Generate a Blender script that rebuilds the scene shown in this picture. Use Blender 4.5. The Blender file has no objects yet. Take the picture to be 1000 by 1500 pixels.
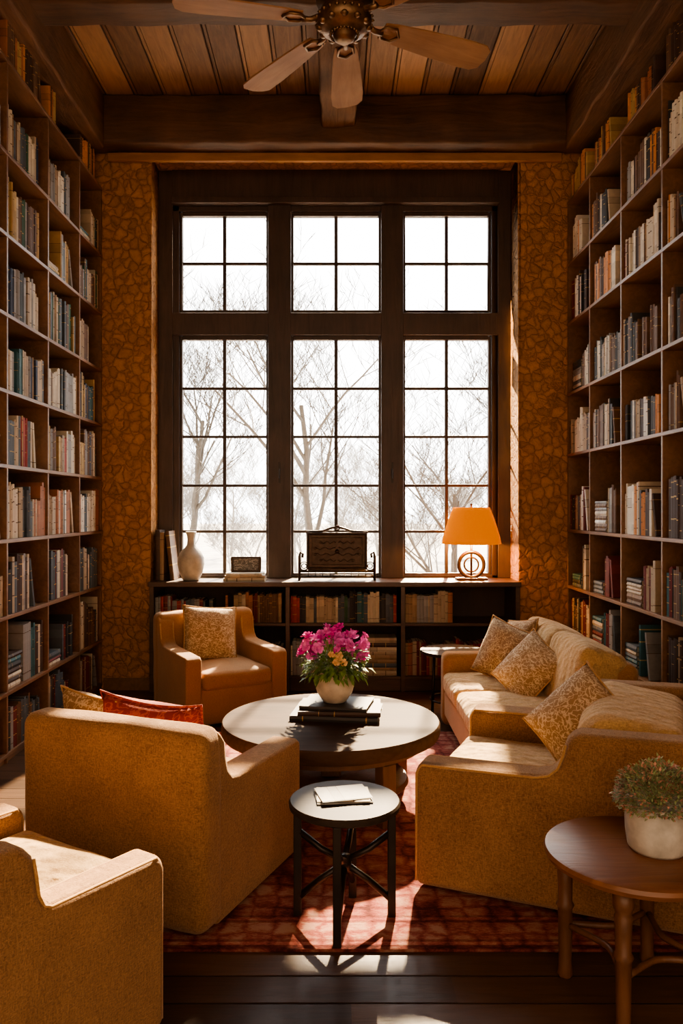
import bpy, bmesh, math, random
from mathutils import Vector, Matrix, noise
R=random.Random(7)
S=bpy.context.scene
COL=S.collection
# ------------------------------------------------------------------ geometry accumulator
class G:
    def __init__(s): s.v=[];s.f=[];s.m=[];s.uv=None
    def add(s,vs,fs,mi=0,M=None):
        o=len(s.v)
        for p in vs:
            p=Vector(p)
            s.v.append(M@p if M else p)
        for f in fs:
            s.f.append([o+i for i in f]); s.m.append(mi)
        return s
    def box(s,x0,x1,y0,y1,z0,z1,mi=0,M=None):
        vs=[(x0,y0,z0),(x1,y0,z0),(x1,y1,z0),(x0,y1,z0),(x0,y0,z1),(x1,y0,z1),(x1,y1,z1),(x0,y1,z1)]
        return s.add(vs,[(0,3,2,1),(4,5,6,7),(0,1,5,4),(1,2,6,5),(2,3,7,6),(3,0,4,7)],mi,M)
    def tube(s,pts,r,n=8,closed=False,mi=0,M=None,cap=True):
        pts=[Vector(p) for p in pts]; k=len(pts)
        rr=r if isinstance(r,(list,tuple)) else [r]*k
        vs=[];fs=[];prev=None
        for i,p in enumerate(pts):
            if closed: t=pts[(i+1)%k]-pts[i-1]
            else: t=pts[min(i+1,k-1)]-pts[max(i-1,0)]
            if t.length<1e-9: t=Vector((0,0,1))
            t.normalize()
            if prev is None:
                a=Vector((0,0,1)) if abs(t.z)<.9 else Vector((1,0,0))
                u=t.cross(a).normalized()
            else:
                u=prev-t*prev.dot(t)
                u=u.normalized() if u.length>1e-6 else t.orthogonal().normalized()
            prev=u; w=t.cross(u)
            for j in range(n):
                an=2*math.pi*j/n
                vs.append(p+(u*math.cos(an)+w*math.sin(an))*rr[i])
        for i in range(k if closed else k-1):
            for j in range(n):
                a=i*n+j;b=i*n+(j+1)%n;c=((i+1)%k)*n+(j+1)%n;d=((i+1)%k)*n+j
                fs.append((a,b,c,d))
        if cap and not closed:
            fs.append(tuple(range(n))[::-1]); fs.append(tuple((k-1)*n+j for j in range(n)))
        return s.add(vs,fs,mi,M)
    def lathe(s,prof,n=32,c=(0,0,0),mi=0,M=None):
        vs=[];fs=[];k=len(prof)
        for (r,z) in prof:
            for j in range(n):
                a=2*math.pi*j/n
                vs.append((c[0]+max(r,1e-4)*math.cos(a),c[1]+max(r,1e-4)*math.sin(a),c[2]+z))
        for i in range(k-1):
            for j in range(n):
                fs.append((i*n+j,i*n+(j+1)%n,(i+1)*n+(j+1)%n,(i+1)*n+j))
        fs.append(tuple(range(n))[::-1]); fs.append(tuple((k-1)*n+j for j in range(n)))
        return s.add(vs,fs,mi,M)
    def soft(s,c,h,r,puff=(0,0,0),n=7,mi=0,M=None,jit=0.0,seed=0):
        def ax(hh):
            inn=hh-r; e=[r,.577*r,.268*r]
            a=[-inn-q for q in e]+[-inn+2*inn*i/n for i in range(n+1)]+[inn+q for q in e[::-1]]
            return a
        A=[ax(q) for q in h]; vs=[];fs=[]
        def proj(p):
            q=[max(-(h[i]-r),min(h[i]-r,p[i])) for i in range(3)]
            d=Vector([p[i]-q[i] for i in range(3)])
            if d.length>1e-9: d=d.normalized()*r
            p=[q[i]+d[i] for i in range(3)]
            u=[max(0,1-(p[i]/h[i])**2) for i in range(3)]
            o=[p[0]+puff[0]*u[1]*u[2]*(p[0]/h[0]),p[1]+puff[1]*u[0]*u[2]*(p[1]/h[1]),p[2]+puff[2]*u[0]*u[1]*(p[2]/h[2])]
            o=Vector(o)
            if jit:
                o+=noise.noise_vector(o*5+Vector((seed,seed*2,0)))*jit
            return o+Vector(c)
        for a in range(3):
            b,d=(a+1)%3,(a+2)%3
            for sg in (-1,1):
                o=len(vs);nb=len(A[b]);nd=len(A[d])
                for i in range(nb):
                    for j in range(nd):
                        p=[0,0,0];p[a]=sg*h[a];p[b]=A[b][i];p[d]=A[d][j]
                        vs.append(proj(p))
                for i in range(nb-1):
                    for j in range(nd-1):
                        f=(o+i*nd+j,o+(i+1)*nd+j,o+(i+1)*nd+j+1,o+i*nd+j+1)
                        fs.append(f if sg>0 else f[::-1])
        return s.add(vs,fs,mi,M)
    def prismx(s,poly,x0,x1,mi=0,M=None):
        n=len(poly)
        vs=[(x0,p[0],p[1]) for p in poly]+[(x1,p[0],p[1]) for p in poly]
        fs=[tuple(range(n))[::-1],tuple(range(n,2*n))]+[(i,(i+1)%n,n+(i+1)%n,n+i) for i in range(n)]
        return s.add(vs,fs,mi,M)
def build(name,g,mats,parent=None,smooth=False,bevel=0,seg=3,loc=None,rot=None,merge=True,label=None):
    me=bpy.data.meshes.new(name)
    me.from_pydata([tuple(v) for v in g.v],[],g.f)
    if not isinstance(mats,(list,tuple)): mats=[mats]
    for m in mats: me.materials.append(m)
    me.polygons.foreach_set('material_index',g.m)
    bm=bmesh.new();bm.from_mesh(me)
    if merge: bmesh.ops.remove_doubles(bm,verts=bm.verts,dist=1e-5)
    bmesh.ops.recalc_face_normals(bm,faces=bm.faces)
    bm.to_mesh(me);bm.free()
    if smooth or bevel: me.polygons.foreach_set('use_smooth',[True]*len(me.polygons))
    o=bpy.data.objects.new(name,me);COL.objects.link(o)
    if smooth=='auto': me.set_sharp_from_angle(angle=math.radians(35))
    if bevel:
        b=o.modifiers.new('bevel','BEVEL');b.width=bevel;b.segments=seg;b.limit_method='ANGLE';b.angle_limit=math.radians(35);b.harden_normals=True
    if loc: o.location=loc
    if rot: o.rotation_euler=rot
    if parent: o.parent=parent
    if label:o['label']=label
    return o
def top(o,label,cat,group=None,kind=None):
    o['label']=label;o['category']=cat
    if group:o['group']=group
    if kind:o['kind']=kind
    return o
def root(name,loc,rz=0,label='',cat='',group=None):
    e=bpy.data.objects.new(name,None);e.empty_display_size=.1
    e.location=loc;e.rotation_euler=(0,0,rz);COL.objects.link(e)
    return top(e,label,cat,group)
# ------------------------------------------------------------------ materials
def newmat(name):
    m=bpy.data.materials.new(name);m.use_nodes=True
    nt=m.node_tree;b=nt.nodes['Principled BSDF'];return m,nt,b
def N(nt,t,**k):
    n=nt.nodes.new(t)
    for a,v in k.items(): setattr(n,a,v)
    return n
def ramp(nt,stops,interp='LINEAR'):
    r=N(nt,'ShaderNodeValToRGB');cr=r.color_ramp;cr.interpolation=interp
    while len(cr.elements)<len(stops): cr.elements.new(.5)
    for e,(p,c) in zip(cr.elements,stops): e.position=p;e.color=(*c,1)
    return r
def coords(nt,scale,src='Object',rot=(0,0,0)):
    tc=N(nt,'ShaderNodeTexCoord');mp=N(nt,'ShaderNodeMapping')
    mp.inputs['Scale'].default_value=scale;mp.inputs['Rotation'].default_value=rot
    nt.links.new(tc.outputs[src],mp.inputs[0]);return mp.outputs[0]
def noiseN(nt,vec,scale,detail=5,dist=0,rough=.55):
    n=N(nt,'ShaderNodeTexNoise');n.inputs['Scale'].default_value=scale;n.inputs['Detail'].default_value=detail
    n.inputs['Distortion'].default_value=dist;n.inputs['Roughness'].default_value=rough
    nt.links.new(vec,n.inputs['Vector']);return n
def bumpN(nt,b,h,strength,dist=.01):
    bp=N(nt,'ShaderNodeBump');bp.inputs['Strength'].default_value=strength;bp.inputs['Distance'].default_value=dist
    nt.links.new(h,bp.inputs['Height']);nt.links.new(bp.outputs[0],b.inputs['Normal']);return bp
def wood(name,c1,c2,axis='x',sc=1.0,rough=.45,bump=.4,spec=.5):
    m,nt,b=newmat(name)
    s={'x':(1,9,9),'y':(9,1,9),'z':(9,9,1)}[axis]
    v=coords(nt,tuple(q*sc for q in s))
    n=noiseN(nt,v,2.2,9,1.2,.65)
    n2=noiseN(nt,coords(nt,(1.3,1.3,1.3)),2.0,3)
    mx=N(nt,'ShaderNodeMath',operation='ADD');mx2=N(nt,'ShaderNodeMath',operation='MULTIPLY');mx2.inputs[1].default_value=.5
    nt.links.new(n.outputs[0],mx.inputs[0]);nt.links.new(n2.outputs[0],mx.inputs[1]);nt.links.new(mx.outputs[0],mx2.inputs[0])
    r=ramp(nt,[(.33,c1),(.5,tuple((a+q)/2 for a,q in zip(c1,c2))),(.68,c2)])
    nt.links.new(mx2.outputs[0],r.inputs[0]);nt.links.new(r.outputs[0],b.inputs['Base Color'])
    b.inputs['Roughness'].default_value=rough;b.inputs['Specular IOR Level'].default_value=spec
    bumpN(nt,b,n.outputs[0],bump,.008);return m
def plain(name,c,rough=.5,metal=0,var=.15,sc=12,bump=.05,spec=.5):
    m,nt,b=newmat(name);n=noiseN(nt,coords(nt,(1,1,1)),sc,5)
    r=ramp(nt,[(.3,tuple(q*(1-var) for q in c)),(.7,tuple(min(1,q*(1+var)) for q in c))])
    nt.links.new(n.outputs[0],r.inputs[0]);nt.links.new(r.outputs[0],b.inputs['Base Color'])
    b.inputs['Roughness'].default_value=rough;b.inputs['Metallic'].default_value=metal;b.inputs['Specular IOR Level'].default_value=spec
    if bump:bumpN(nt,b,n.outputs[0],bump,.01)
    return m
def fabric(name,c1,c2,sc=140,bump=.6,rough=.92,quilt=0,sheen=.35):
    m,nt,b=newmat(name)
    L=nt.links.new
    c=coords(nt,(1,1,1))
    n=noiseN(nt,c,sc,3,0,.7);n2=noiseN(nt,c,5,3)
    nh=noiseN(nt,coords(nt,(.25,.25,1.6)),sc*1.2,2,0,.6);nv=noiseN(nt,coords(nt,(1.6,1.6,.25)),sc*1.2,2,0,.6)
    mx=N(nt,'ShaderNodeMath',operation='MAXIMUM');L(nh.outputs[0],mx.inputs[0]);L(nv.outputs[0],mx.inputs[1])
    a=N(nt,'ShaderNodeMath',operation='MULTIPLY_ADD');a.inputs[1].default_value=.18;L(n2.outputs[0],a.inputs[0])
    q=N(nt,'ShaderNodeMath',operation='MULTIPLY_ADD');q.inputs[1].default_value=.40;L(n.outputs[0],q.inputs[0])
    q0=N(nt,'ShaderNodeMath',operation='MULTIPLY');q0.inputs[1].default_value=.42;L(mx.outputs[0],q0.inputs[0]);L(q0.outputs[0],q.inputs[2]);L(q.outputs[0],a.inputs[2])
    r=ramp(nt,[(.40,c1),(.63,c2)]);L(a.outputs[0],r.inputs[0]);L(r.outputs[0],b.inputs['Base Color'])
    b.inputs['Roughness'].default_value=rough;b.inputs['Specular IOR Level'].default_value=.2
    b.inputs['Sheen Weight'].default_value=sheen;b.inputs['Sheen Tint'].default_value=(1,.83,.66,1)
    ho=a.outputs[0]
    if quilt:
        v2=N(nt,'ShaderNodeTexVoronoi',feature='SMOOTH_F1');v2.inputs['Scale'].default_value=quilt;L(c,v2.inputs['Vector'])
        h2=N(nt,'ShaderNodeMath',operation='MULTIPLY_ADD');h2.inputs[1].default_value=-3;L(v2.outputs['Distance'],h2.inputs[0]);L(ho,h2.inputs[2]);ho=h2.outputs[0]
    bumpN(nt,b,ho,bump,.007);return m
def damask(name,c1,c2,sc=16):
    m,nt,b=newmat(name)
    nz=noiseN(nt,coords(nt,(1,1,1)),12,3)
    mixv=N(nt,'ShaderNodeMix',data_type='VECTOR');mixv.inputs[0].default_value=.10
    c=coords(nt,(1,1,1));nt.links.new(c,mixv.inputs[4]);nt.links.new(nz.outputs['Color'],mixv.inputs[5])
    v=N(nt,'ShaderNodeTexVoronoi',feature='DISTANCE_TO_EDGE');v.inputs['Scale'].default_value=sc;nt.links.new(mixv.outputs[1],v.inputs['Vector'])
    w=N(nt,'ShaderNodeTexWave',wave_type='RINGS');w.inputs['Scale'].default_value=sc*.7;w.inputs['Distortion'].default_value=9;w.inputs['Detail'].default_value=3
    nt.links.new(c,w.inputs[0])
    mu=N(nt,'ShaderNodeMath',operation='MULTIPLY');nt.links.new(v.outputs['Distance'],mu.inputs[0]);mu.inputs[1].default_value=3
    ad=N(nt,'ShaderNodeMath',operation='MULTIPLY_ADD');nt.links.new(w.outputs['Fac'],ad.inputs[0]);ad.inputs[1].default_value=.55;nt.links.new(mu.outputs[0],ad.inputs[2])
    r=ramp(nt,[(.35,c1),(.5,c2),(.62,c2),(.8,c1)]);nt.links.new(ad.outputs[0],r.inputs[0]);nt.links.new(r.outputs[0],b.inputs['Base Color'])
    b.inputs['Roughness'].default_value=.85
    n=noiseN(nt,c,150,2);bumpN(nt,b,n.outputs[0],.4,.003);return m

M_frame=wood('window_frame_wood',(.034,.020,.013),(.085,.050,.033),'z',1,.45)
M_case=wood('bookcase_walnut',(.125,.060,.029),(.29,.148,.070),'y',1,.45)
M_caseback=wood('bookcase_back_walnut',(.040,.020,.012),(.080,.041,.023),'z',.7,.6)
M_bench=wood('low_bookcase_walnut',(.052,.028,.017),(.13,.070,.041),'x',1,.38)
M_beam=wood('beam_timber',(.05,.025,.013),(.18,.088,.041),'x',.7,.6,1.0)
M_beamy=wood('beam_timber_long',(.065,.032,.016),(.23,.115,.054),'y',.9,.7,1.6,.25)
M_trim=wood('trim_wood',(.28,.125,.04),(.50,.245,.085),'x',1,.5)
M_tablewood=wood('round_table_wood',(.040,.024,.016),(.105,.062,.040),'x',1,.60,.1,.06)
M_tableleg=wood('table_leg_wood',(.07,.035,.019),(.16,.082,.042),'z',1,.4)
M_redwood=wood('cherry_wood',(.15,.060,.026),(.33,.145,.064),'x',1,.34,.25)
M_redleg=wood('cherry_leg_wood',(.09,.040,.020),(.22,.10,.048),'z',1.5,.42,.3)
M_blade=wood('fan_blade_wood',(.25,.125,.06),(.43,.25,.13),'x',1,.6,.1,.2)
M_black=plain('blackened_metal',(.035,.026,.021),.38,.6,.2)
M_blacktop=wood('dark_tabletop',(.030,.022,.017),(.068,.050,.038),'x',1,.48,.08,.1)
M_brass=plain('aged_bronze',(.22,.135,.075),.45,.85,.35,25,.2)
M_iron=plain('bronze_iron',(.075,.05,.035),.45,.7,.3,30,.3)
M_ironlamp=plain('dark_lamp_bronze',(.11,.065,.035),.42,.8,.3,30,.2)
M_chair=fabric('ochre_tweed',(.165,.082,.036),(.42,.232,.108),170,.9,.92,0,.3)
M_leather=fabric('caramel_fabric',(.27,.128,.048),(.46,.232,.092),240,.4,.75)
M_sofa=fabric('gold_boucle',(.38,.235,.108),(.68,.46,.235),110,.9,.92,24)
M_sofaside=fabric('camel_fabric',(.27,.135,.053),(.49,.262,.11),200,.5)
M_pipe=fabric('piping_fabric',(.36,.20,.085),(.60,.355,.16),200,.3)
M_pil1=damask('gold_damask',(.36,.22,.11),(.70,.54,.35),27)
M_pil2=damask('brown_damask',(.30,.18,.095),(.60,.45,.28),30)
M_pilred=damask('rust_pattern',(.22,.022,.018),(.36,.075,.035),18)
M_cream=plain('cream_ceramic',(.50,.45,.37),.4,0,.25,14,.1)
M_creampot=plain('stoneware_white',(.54,.51,.45),.55,0,.2,22,.2)
M_pages=plain('book_pages',(.58,.50,.37),.9,0,.15,60,.2)
M_pink=plain('pink_petals',(.95,.20,.62),.6,0,.25,30,0)
M_pink2=plain('magenta_petals',(.90,.07,.48),.6,0,.3,30,0)
M_orange=plain('apricot_petals',(.95,.55,.28),.6,0,.3,30,0)
M_leaf=plain('green_leaves',(.17,.28,.05),.5,0,.5,20,0)
M_leafo=plain('olive_leaves',(.30,.35,.17),.6,0,.4,20,0)
M_leafr=plain('rusty_buds',(.62,.33,.25),.7,0,.35,20,0)
M_snow=plain('pale_ground',(.42,.42,.42),.9,0,.3,1,.1)
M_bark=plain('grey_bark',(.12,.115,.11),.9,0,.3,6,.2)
M_bark2=plain('haze_tinted_bark',(.36,.36,.37),.9,0,.15,6,.1)  # paler than the near bark: distance haze painted into the colour

def stone_wall():
    m,nt,b=newmat('cobbled_ochre_wall')
    c=coords(nt,(1,1,1));nz=noiseN(nt,c,10,5)
    mv=N(nt,'ShaderNodeMix',data_type='VECTOR');mv.inputs[0].default_value=.10
    nt.links.new(c,mv.inputs[4]);nt.links.new(nz.outputs['Color'],mv.inputs[5])
    v=N(nt,'ShaderNodeTexVoronoi',feature='DISTANCE_TO_EDGE');v.inputs['Scale'].default_value=15;nt.links.new(mv.outputs[1],v.inputs['Vector'])
    vc=N(nt,'ShaderNodeTexVoronoi');vc.inputs['Scale'].default_value=15;nt.links.new(mv.outputs[1],vc.inputs['Vector'])
    r=ramp(nt,[(0,(.34,.155,.048)),(.07,(.50,.235,.072)),(.35,(.58,.28,.088))]);nt.links.new(v.outputs['Distance'],r.inputs[0])
    sp=N(nt,'ShaderNodeSeparateColor');nt.links.new(vc.outputs['Color'],sp.inputs[0])
    n5=noiseN(nt,c,30,6,1,.72)
    av=N(nt,'ShaderNodeMath',operation='MULTIPLY_ADD');nt.links.new(sp.outputs[0],av.inputs[0]);av.inputs[1].default_value=.4;nt.links.new(n5.outputs[0],av.inputs[2])
    mr=N(nt,'ShaderNodeMapRange');mr.inputs[1].default_value=.2;mr.inputs[2].default_value=1.1;mr.inputs[3].default_value=.58;mr.inputs[4].default_value=1.25;nt.links.new(av.outputs[0],mr.inputs[0])
    mm=N(nt,'ShaderNodeMix',data_type='RGBA',blend_type='MULTIPLY');mm.inputs[0].default_value=1
    nt.links.new(r.outputs[0],mm.inputs[6]);nt.links.new(mr.outputs[0],mm.inputs[7]);nt.links.new(mm.outputs[2],b.inputs['Base Color'])
    r2=ramp(nt,[(0,(0,0,0)),(.15,(.7,.7,.7)),(.45,(1,1,1))]);nt.links.new(v.outputs['Distance'],r2.inputs[0])
    ad=N(nt,'ShaderNodeMath',operation='MULTIPLY_ADD');ad.inputs[1].default_value=1.0
    nt.links.new(n5.outputs[0],ad.inputs[0]);nt.links.new(r2.outputs[0],ad.inputs[2])
    b.inputs['Roughness'].default_value=.7;bumpN(nt,b,ad.outputs[0],.9,.014);return m
M_stone=stone_wall()
M_plaster=plain('ochre_plaster',(.34,.16,.06),.85,0,.2,5,.2)
def planks(name,axis,width,cols,rough,bump,length=2.2,spec=.5):
    m,nt,b=newmat(name)
    tc=N(nt,'ShaderNodeTexCoord');sp=N(nt,'ShaderNodeSeparateXYZ');nt.links.new(tc.outputs['Object'],sp.inputs[0])
    ac=sp.outputs['X' if axis=='y' else 'Y'];al=sp.outputs['Y' if axis=='y' else 'X']
    d=N(nt,'ShaderNodeMath',operation='DIVIDE');d.inputs[1].default_value=width;nt.links.new(ac,d.inputs[0])
    fl=N(nt,'ShaderNodeMath',operation='FLOOR');nt.links.new(d.outputs[0],fl.inputs[0])
    w1=N(nt,'ShaderNodeTexWhiteNoise',noise_dimensions='1D');nt.links.new(fl.outputs[0],w1.inputs['W'])
    of=N(nt,'ShaderNodeMath',operation='MULTIPLY_ADD');of.inputs[1].default_value=7.3;nt.links.new(w1.outputs['Value'],of.inputs[0]);nt.links.new(al,of.inputs[2])
    dl=N(nt,'ShaderNodeMath',operation='DIVIDE');dl.inputs[1].default_value=length;nt.links.new(of.outputs[0],dl.inputs[0])
    fl2=N(nt,'ShaderNodeMath',operation='FLOOR');nt.links.new(dl.outputs[0],fl2.inputs[0])
    cb=N(nt,'ShaderNodeCombineXYZ');nt.links.new(fl.outputs[0],cb.inputs[0]);nt.links.new(fl2.outputs[0],cb.inputs[1])
    w2=N(nt,'ShaderNodeTexWhiteNoise',noise_dimensions='3D');nt.links.new(cb.outputs[0],w2.inputs['Vector'])
    s=(10,1,10) if axis=='y' else (1,10,10)
    mp=N(nt,'ShaderNodeMapping');mp.inputs['Scale'].default_value=s;nt.links.new(tc.outputs['Object'],mp.inputs[0]);nt.links.new(w2.outputs['Color'],mp.inputs['Location'])
    g=noiseN(nt,mp.outputs[0],2.5,9,1.5,.65)
    a=N(nt,'ShaderNodeMath',operation='MULTIPLY');a.inputs[1].default_value=.45;nt.links.new(w2.outputs['Value'],a.inputs[0])
    e=N(nt,'ShaderNodeMath',operation='MULTIPLY_ADD');e.inputs[1].default_value=.55;nt.links.new(g.outputs[0],e.inputs[0]);nt.links.new(a.outputs[0],e.inputs[2])
    r=ramp(nt,[(.2,cols[0]),(.45,cols[1]),(.72,cols[2])]);nt.links.new(e.outputs[0],r.inputs[0])
    fr=N(nt,'ShaderNodeMath',operation='FRACT');nt.links.new(d.outputs[0],fr.inputs[0])
    pp=N(nt,'ShaderNodeMath',operation='PINGPONG');pp.inputs[1].default_value=.5;nt.links.new(fr.outputs[0],pp.inputs[0])
    gr=ramp(nt,[(0,(0,0,0)),(.035,(1,1,1))]);nt.links.new(pp.outputs[0],gr.inputs[0])
    mm=N(nt,'ShaderNodeMix',data_type='RGBA',blend_type='MULTIPLY');mm.inputs[0].default_value=.85
    nt.links.new(r.outputs[0],mm.inputs[6]);nt.links.new(gr.outputs[0],mm.inputs[7]);nt.links.new(mm.outputs[2],b.inputs['Base Color'])
    ad=N(nt,'ShaderNodeMath',operation='MULTIPLY_ADD');ad.inputs[1].default_value=.3;nt.links.new(g.outputs[0],ad.inputs[0]);nt.links.new(gr.outputs[0],ad.inputs[2])
    b.inputs['Roughness'].default_value=rough;b.inputs['Specular IOR Level'].default_value=spec;bumpN(nt,b,ad.outputs[0],bump,.01);return m
M_ceil=planks('ceiling_planks','y',.23,[(.085,.042,.021),(.24,.125,.060),(.46,.25,.12)],.6,.9,9)
M_floor=planks('dark_floorboards','x',.14,[(.030,.017,.011),(.060,.032,.019),(.12,.065,.037)],.36,.4,1.6,.25)
def rugmat():
    m,nt,b=newmat('red_patterned_rug')
    L=nt.links.new
    c=coords(nt,(1,1,1))
    nz=noiseN(nt,c,10,4);mv=N(nt,'ShaderNodeMix',data_type='VECTOR');mv.inputs[0].default_value=.05;L(c,mv.inputs[4]);L(nz.outputs['Color'],mv.inputs[5])
    v=N(nt,'ShaderNodeTexVoronoi',feature='DISTANCE_TO_EDGE')
    v.inputs['Scale'].default_value=12;v.inputs['Randomness'].default_value=.3;L(mv.outputs[1],v.inputs['Vector'])
    v3=N(nt,'ShaderNodeTexVoronoi',feature='DISTANCE_TO_EDGE');v3.inputs['Scale'].default_value=4;v3.inputs['Randomness'].default_value=.15;L(mv.outputs[1],v3.inputs['Vector'])
    n1=noiseN(nt,coords(nt,(1,2.6,1)),50,6,.5,.8);n2=noiseN(nt,c,3,4)
    def MA(a,k,bb):
        x=N(nt,'ShaderNodeMath',operation='MULTIPLY_ADD');L(a,x.inputs[0]);x.inputs[1].default_value=k
        if bb is None: x.inputs[2].default_value=0
        else: L(bb,x.inputs[2])
        return x.outputs[0]
    f=MA(n1.outputs[0],.7,None);f=MA(n2.outputs[0],.25,f);f=MA(v.outputs['Distance'],.75,f);f=MA(v3.outputs['Distance'],-.45,f)
    r=ramp(nt,[(.31,(.095,.026,.023)),(.42,(.23,.058,.048)),(.52,(.34,.105,.082)),(.66,(.47,.26,.19))]);L(f,r.inputs[0])
    sp=N(nt,'ShaderNodeSeparateXYZ');L(c,sp.inputs[0])
    def edge(o,h):
        a=N(nt,'ShaderNodeMath',operation='ABSOLUTE');L(o,a.inputs[0]);s=N(nt,'ShaderNodeMath',operation='SUBTRACT');s.inputs[0].default_value=h;L(a.outputs[0],s.inputs[1]);return s.outputs[0]
    mn=N(nt,'ShaderNodeMath',operation='MINIMUM');L(edge(sp.outputs['X'],1.24),mn.inputs[0]);L(edge(sp.outputs['Y'],1.30),mn.inputs[1])
    k=ramp(nt,[(0,(.35,.3,.3)),(.025,(1.4,1.5,1.5)),(.045,(.5,.4,.4)),(.06,(1,1,1)),(.17,(.5,.4,.4)),(.185,(1.4,1.5,1.5)),(.205,(.5,.4,.4)),(.22,(1,1,1))],'CONSTANT');L(mn.outputs[0],k.inputs[0])
    mm=N(nt,'ShaderNodeMix',data_type='RGBA',blend_type='MULTIPLY');mm.inputs[0].default_value=.6;L(r.outputs[0],mm.inputs[6]);L(k.outputs[0],mm.inputs[7])
    L(mm.outputs[2],b.inputs['Base Color']);b.inputs['Roughness'].default_value=.95;b.inputs['Specular IOR Level'].default_value=.15
    bumpN(nt,b,f,.8,.008);return m
M_rug=rugmat()
M_glass=bpy.data.materials.new('window_glass');M_glass.use_nodes=True
nt=M_glass.node_tree;nt.nodes.clear()
o_=N(nt,'ShaderNodeOutputMaterial');t_=N(nt,'ShaderNodeBsdfTransparent');gl=N(nt,'ShaderNodeBsdfGlossy');gl.inputs['Roughness'].default_value=.03
mx_=N(nt,'ShaderNodeMixShader');mx_.inputs[0].default_value=.04
nt.links.new(t_.outputs[0],mx_.inputs[1]);nt.links.new(gl.outputs[0],mx_.inputs[2]);nt.links.new(mx_.outputs[0],o_.inputs[0])
def shademat():
    m,nt,b=newmat('amber_lampshade')
    n=noiseN(nt,coords(nt,(1,1,1)),60,3);r=ramp(nt,[(.3,(.98,.205,.0)),(.7,(1,.24,.0))]);nt.links.new(n.outputs[0],r.inputs[0])
    b.inputs['Base Color'].default_value=(.55,.16,.01,1);nt.links.new(r.outputs[0],b.inputs['Emission Color'])
    b.inputs['Emission Strength'].default_value=.40;b.inputs['Roughness'].default_value=.95;b.inputs['Specular IOR Level'].default_value=.0
    return m
M_shade=shademat()

# ------------------------------------------------------------------ room shell
WX=2.26
g=G().box(-3,3,-1.5,7.1,-.1,0);top(build('floor',g,M_floor),'dark brown hardwood floorboards','floor',kind='structure')
g=G()
x=-2.5
while x<2.5:
    g.box(x+.003,x+.227,-1.5,7.0,4.83+R.uniform(-.004,.004),4.9);x+=.23
g.box(-2.6,2.6,-1.5,7.0,4.9,4.96)
top(build('ceiling',g,M_ceil),'rustic brown wooden plank ceiling','ceiling',kind='structure')
g=G().box(-WX-.15,-WX,-1.5,7.0,0,4.83);top(build('wall_left',g,M_plaster),'ochre plaster wall behind tall bookcase','wall',kind='structure')
g=G().box(WX,WX+.15,-1.5,7.0,0,4.83);top(build('wall_right',g,M_plaster),'ochre plaster wall behind tall bookcase','wall',kind='structure')
g=G().box(-WX,-1.525,6.5,7.0,0,4.83).box(1.525,WX,6.5,7.0,0,4.83).box(-1.525,1.525,6.5,7.0,4.42,4.83).box(-1.525,1.525,6.88,7.0,0,.86)
top(build('wall_back',g,M_stone,bevel=.012),'ochre cobbled-texture wall piers flanking the big window','wall',kind='structure')
def beam(name,c,h,mat,label,seed):
    g=G().soft(c,h,.02,n=30,jit=.018,seed=seed)
    return top(build(name,g,mat,smooth=True),label,'beam',kind='structure')
beam('trim_1',(0,6.395,4.63),(2.25,.10,.195),M_beam,'heavy dark timber beam above the window',1)
beam('trim_2',(0,4.87,4.70),(2.25,.125,.135),M_beam,'heavy rough timber beam crossing the ceiling',2)
beam('trim_3',(-2.05,3.0,4.60),(.2,3.32,.21),M_beamy,'heavy timber beam along the side of the ceiling',3)
beam('trim_4',(2.05,3.0,4.60),(.2,3.32,.21),M_beamy,'heavy timber beam along the side of the ceiling',4)
beam('trim_5',(.03,5.65,4.69),(.14,.66,.13),M_beamy,'short timber beam running lengthwise along the ceiling',5)
g=G().box(-1.87,1.87,6.455,6.495,4.36,4.43);top(build('trim_6',g,M_trim,bevel=.008),'light brown wood lintel board over window recess','trim',kind='structure')
g=G().box(-WX+.35,-1.53,6.485,6.5,0,.1).box(1.53,WX-.35,6.485,6.5,0,.1)
top(build('baseboard_back',g,M_case),'dark wooden baseboard','baseboard',kind='structure')

# window
win=G();Y0,Y1=6.80,6.90
zb=.90
cols=[(-1.321,-.595),(-.357,.381),(.613,1.333)]
def fb(x0,x1,z0,z1,a=Y0,b=Y1): win.box(x0,x1,a,b,z0,z1)
fb(-1.522,-1.40,zb,4.42,6.78);fb(1.41,1.522,zb,4.42,6.78)
fb(-1.40,1.41,4.17,4.42,6.76)
fb(-1.40,1.41,4.12,4.17,6.72)
fb(-1.40,-1.345,zb,4.12);fb(1.36,1.41,zb,4.12)
fb(-.575,-.377,zb,4.12,6.77);fb(.401,.593,zb,4.12,6.77)
fb(-1.40,1.41,3.00,3.19,6.775);fb(-1.40,1.41,4.075,4.12)
fb(-1.40,1.41,zb,.925)
for (a,b) in cols:
    for (z0,z1,rows) in ((.94,2.965,[1.30,1.70,2.125,2.545]),(3.225,4.04,[3.632])):
        s=.024
        win.box(a-s,a,6.815,6.875,z0-.02,z1+.03);win.box(b,b+s,6.815,6.875,z0-.02,z1+.03)
        win.box(a,b,6.815,6.875,z0-.02,z0);win.box(a,b,6.815,6.875,z1,z1+.035)
        mid=(a+b)/2
        win.box(mid-.015,mid+.015,6.83,6.865,z0,z1)
        for r in rows: win.box(a,b,6.832,6.863,r-.012,r+.012)
W=build('window_1',win,M_frame,bevel=.004,seg=2)
top(W,'tall dark wood window with three columns of gridded panes','window',kind='structure')
gg=G()
for (a,b) in cols:
    gg.box(a,b,6.845,6.849,.94,2.965);gg.box(a,b,6.845,6.849,3.225,4.04)
build('glass_pane',gg,M_glass,parent=W)
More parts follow.
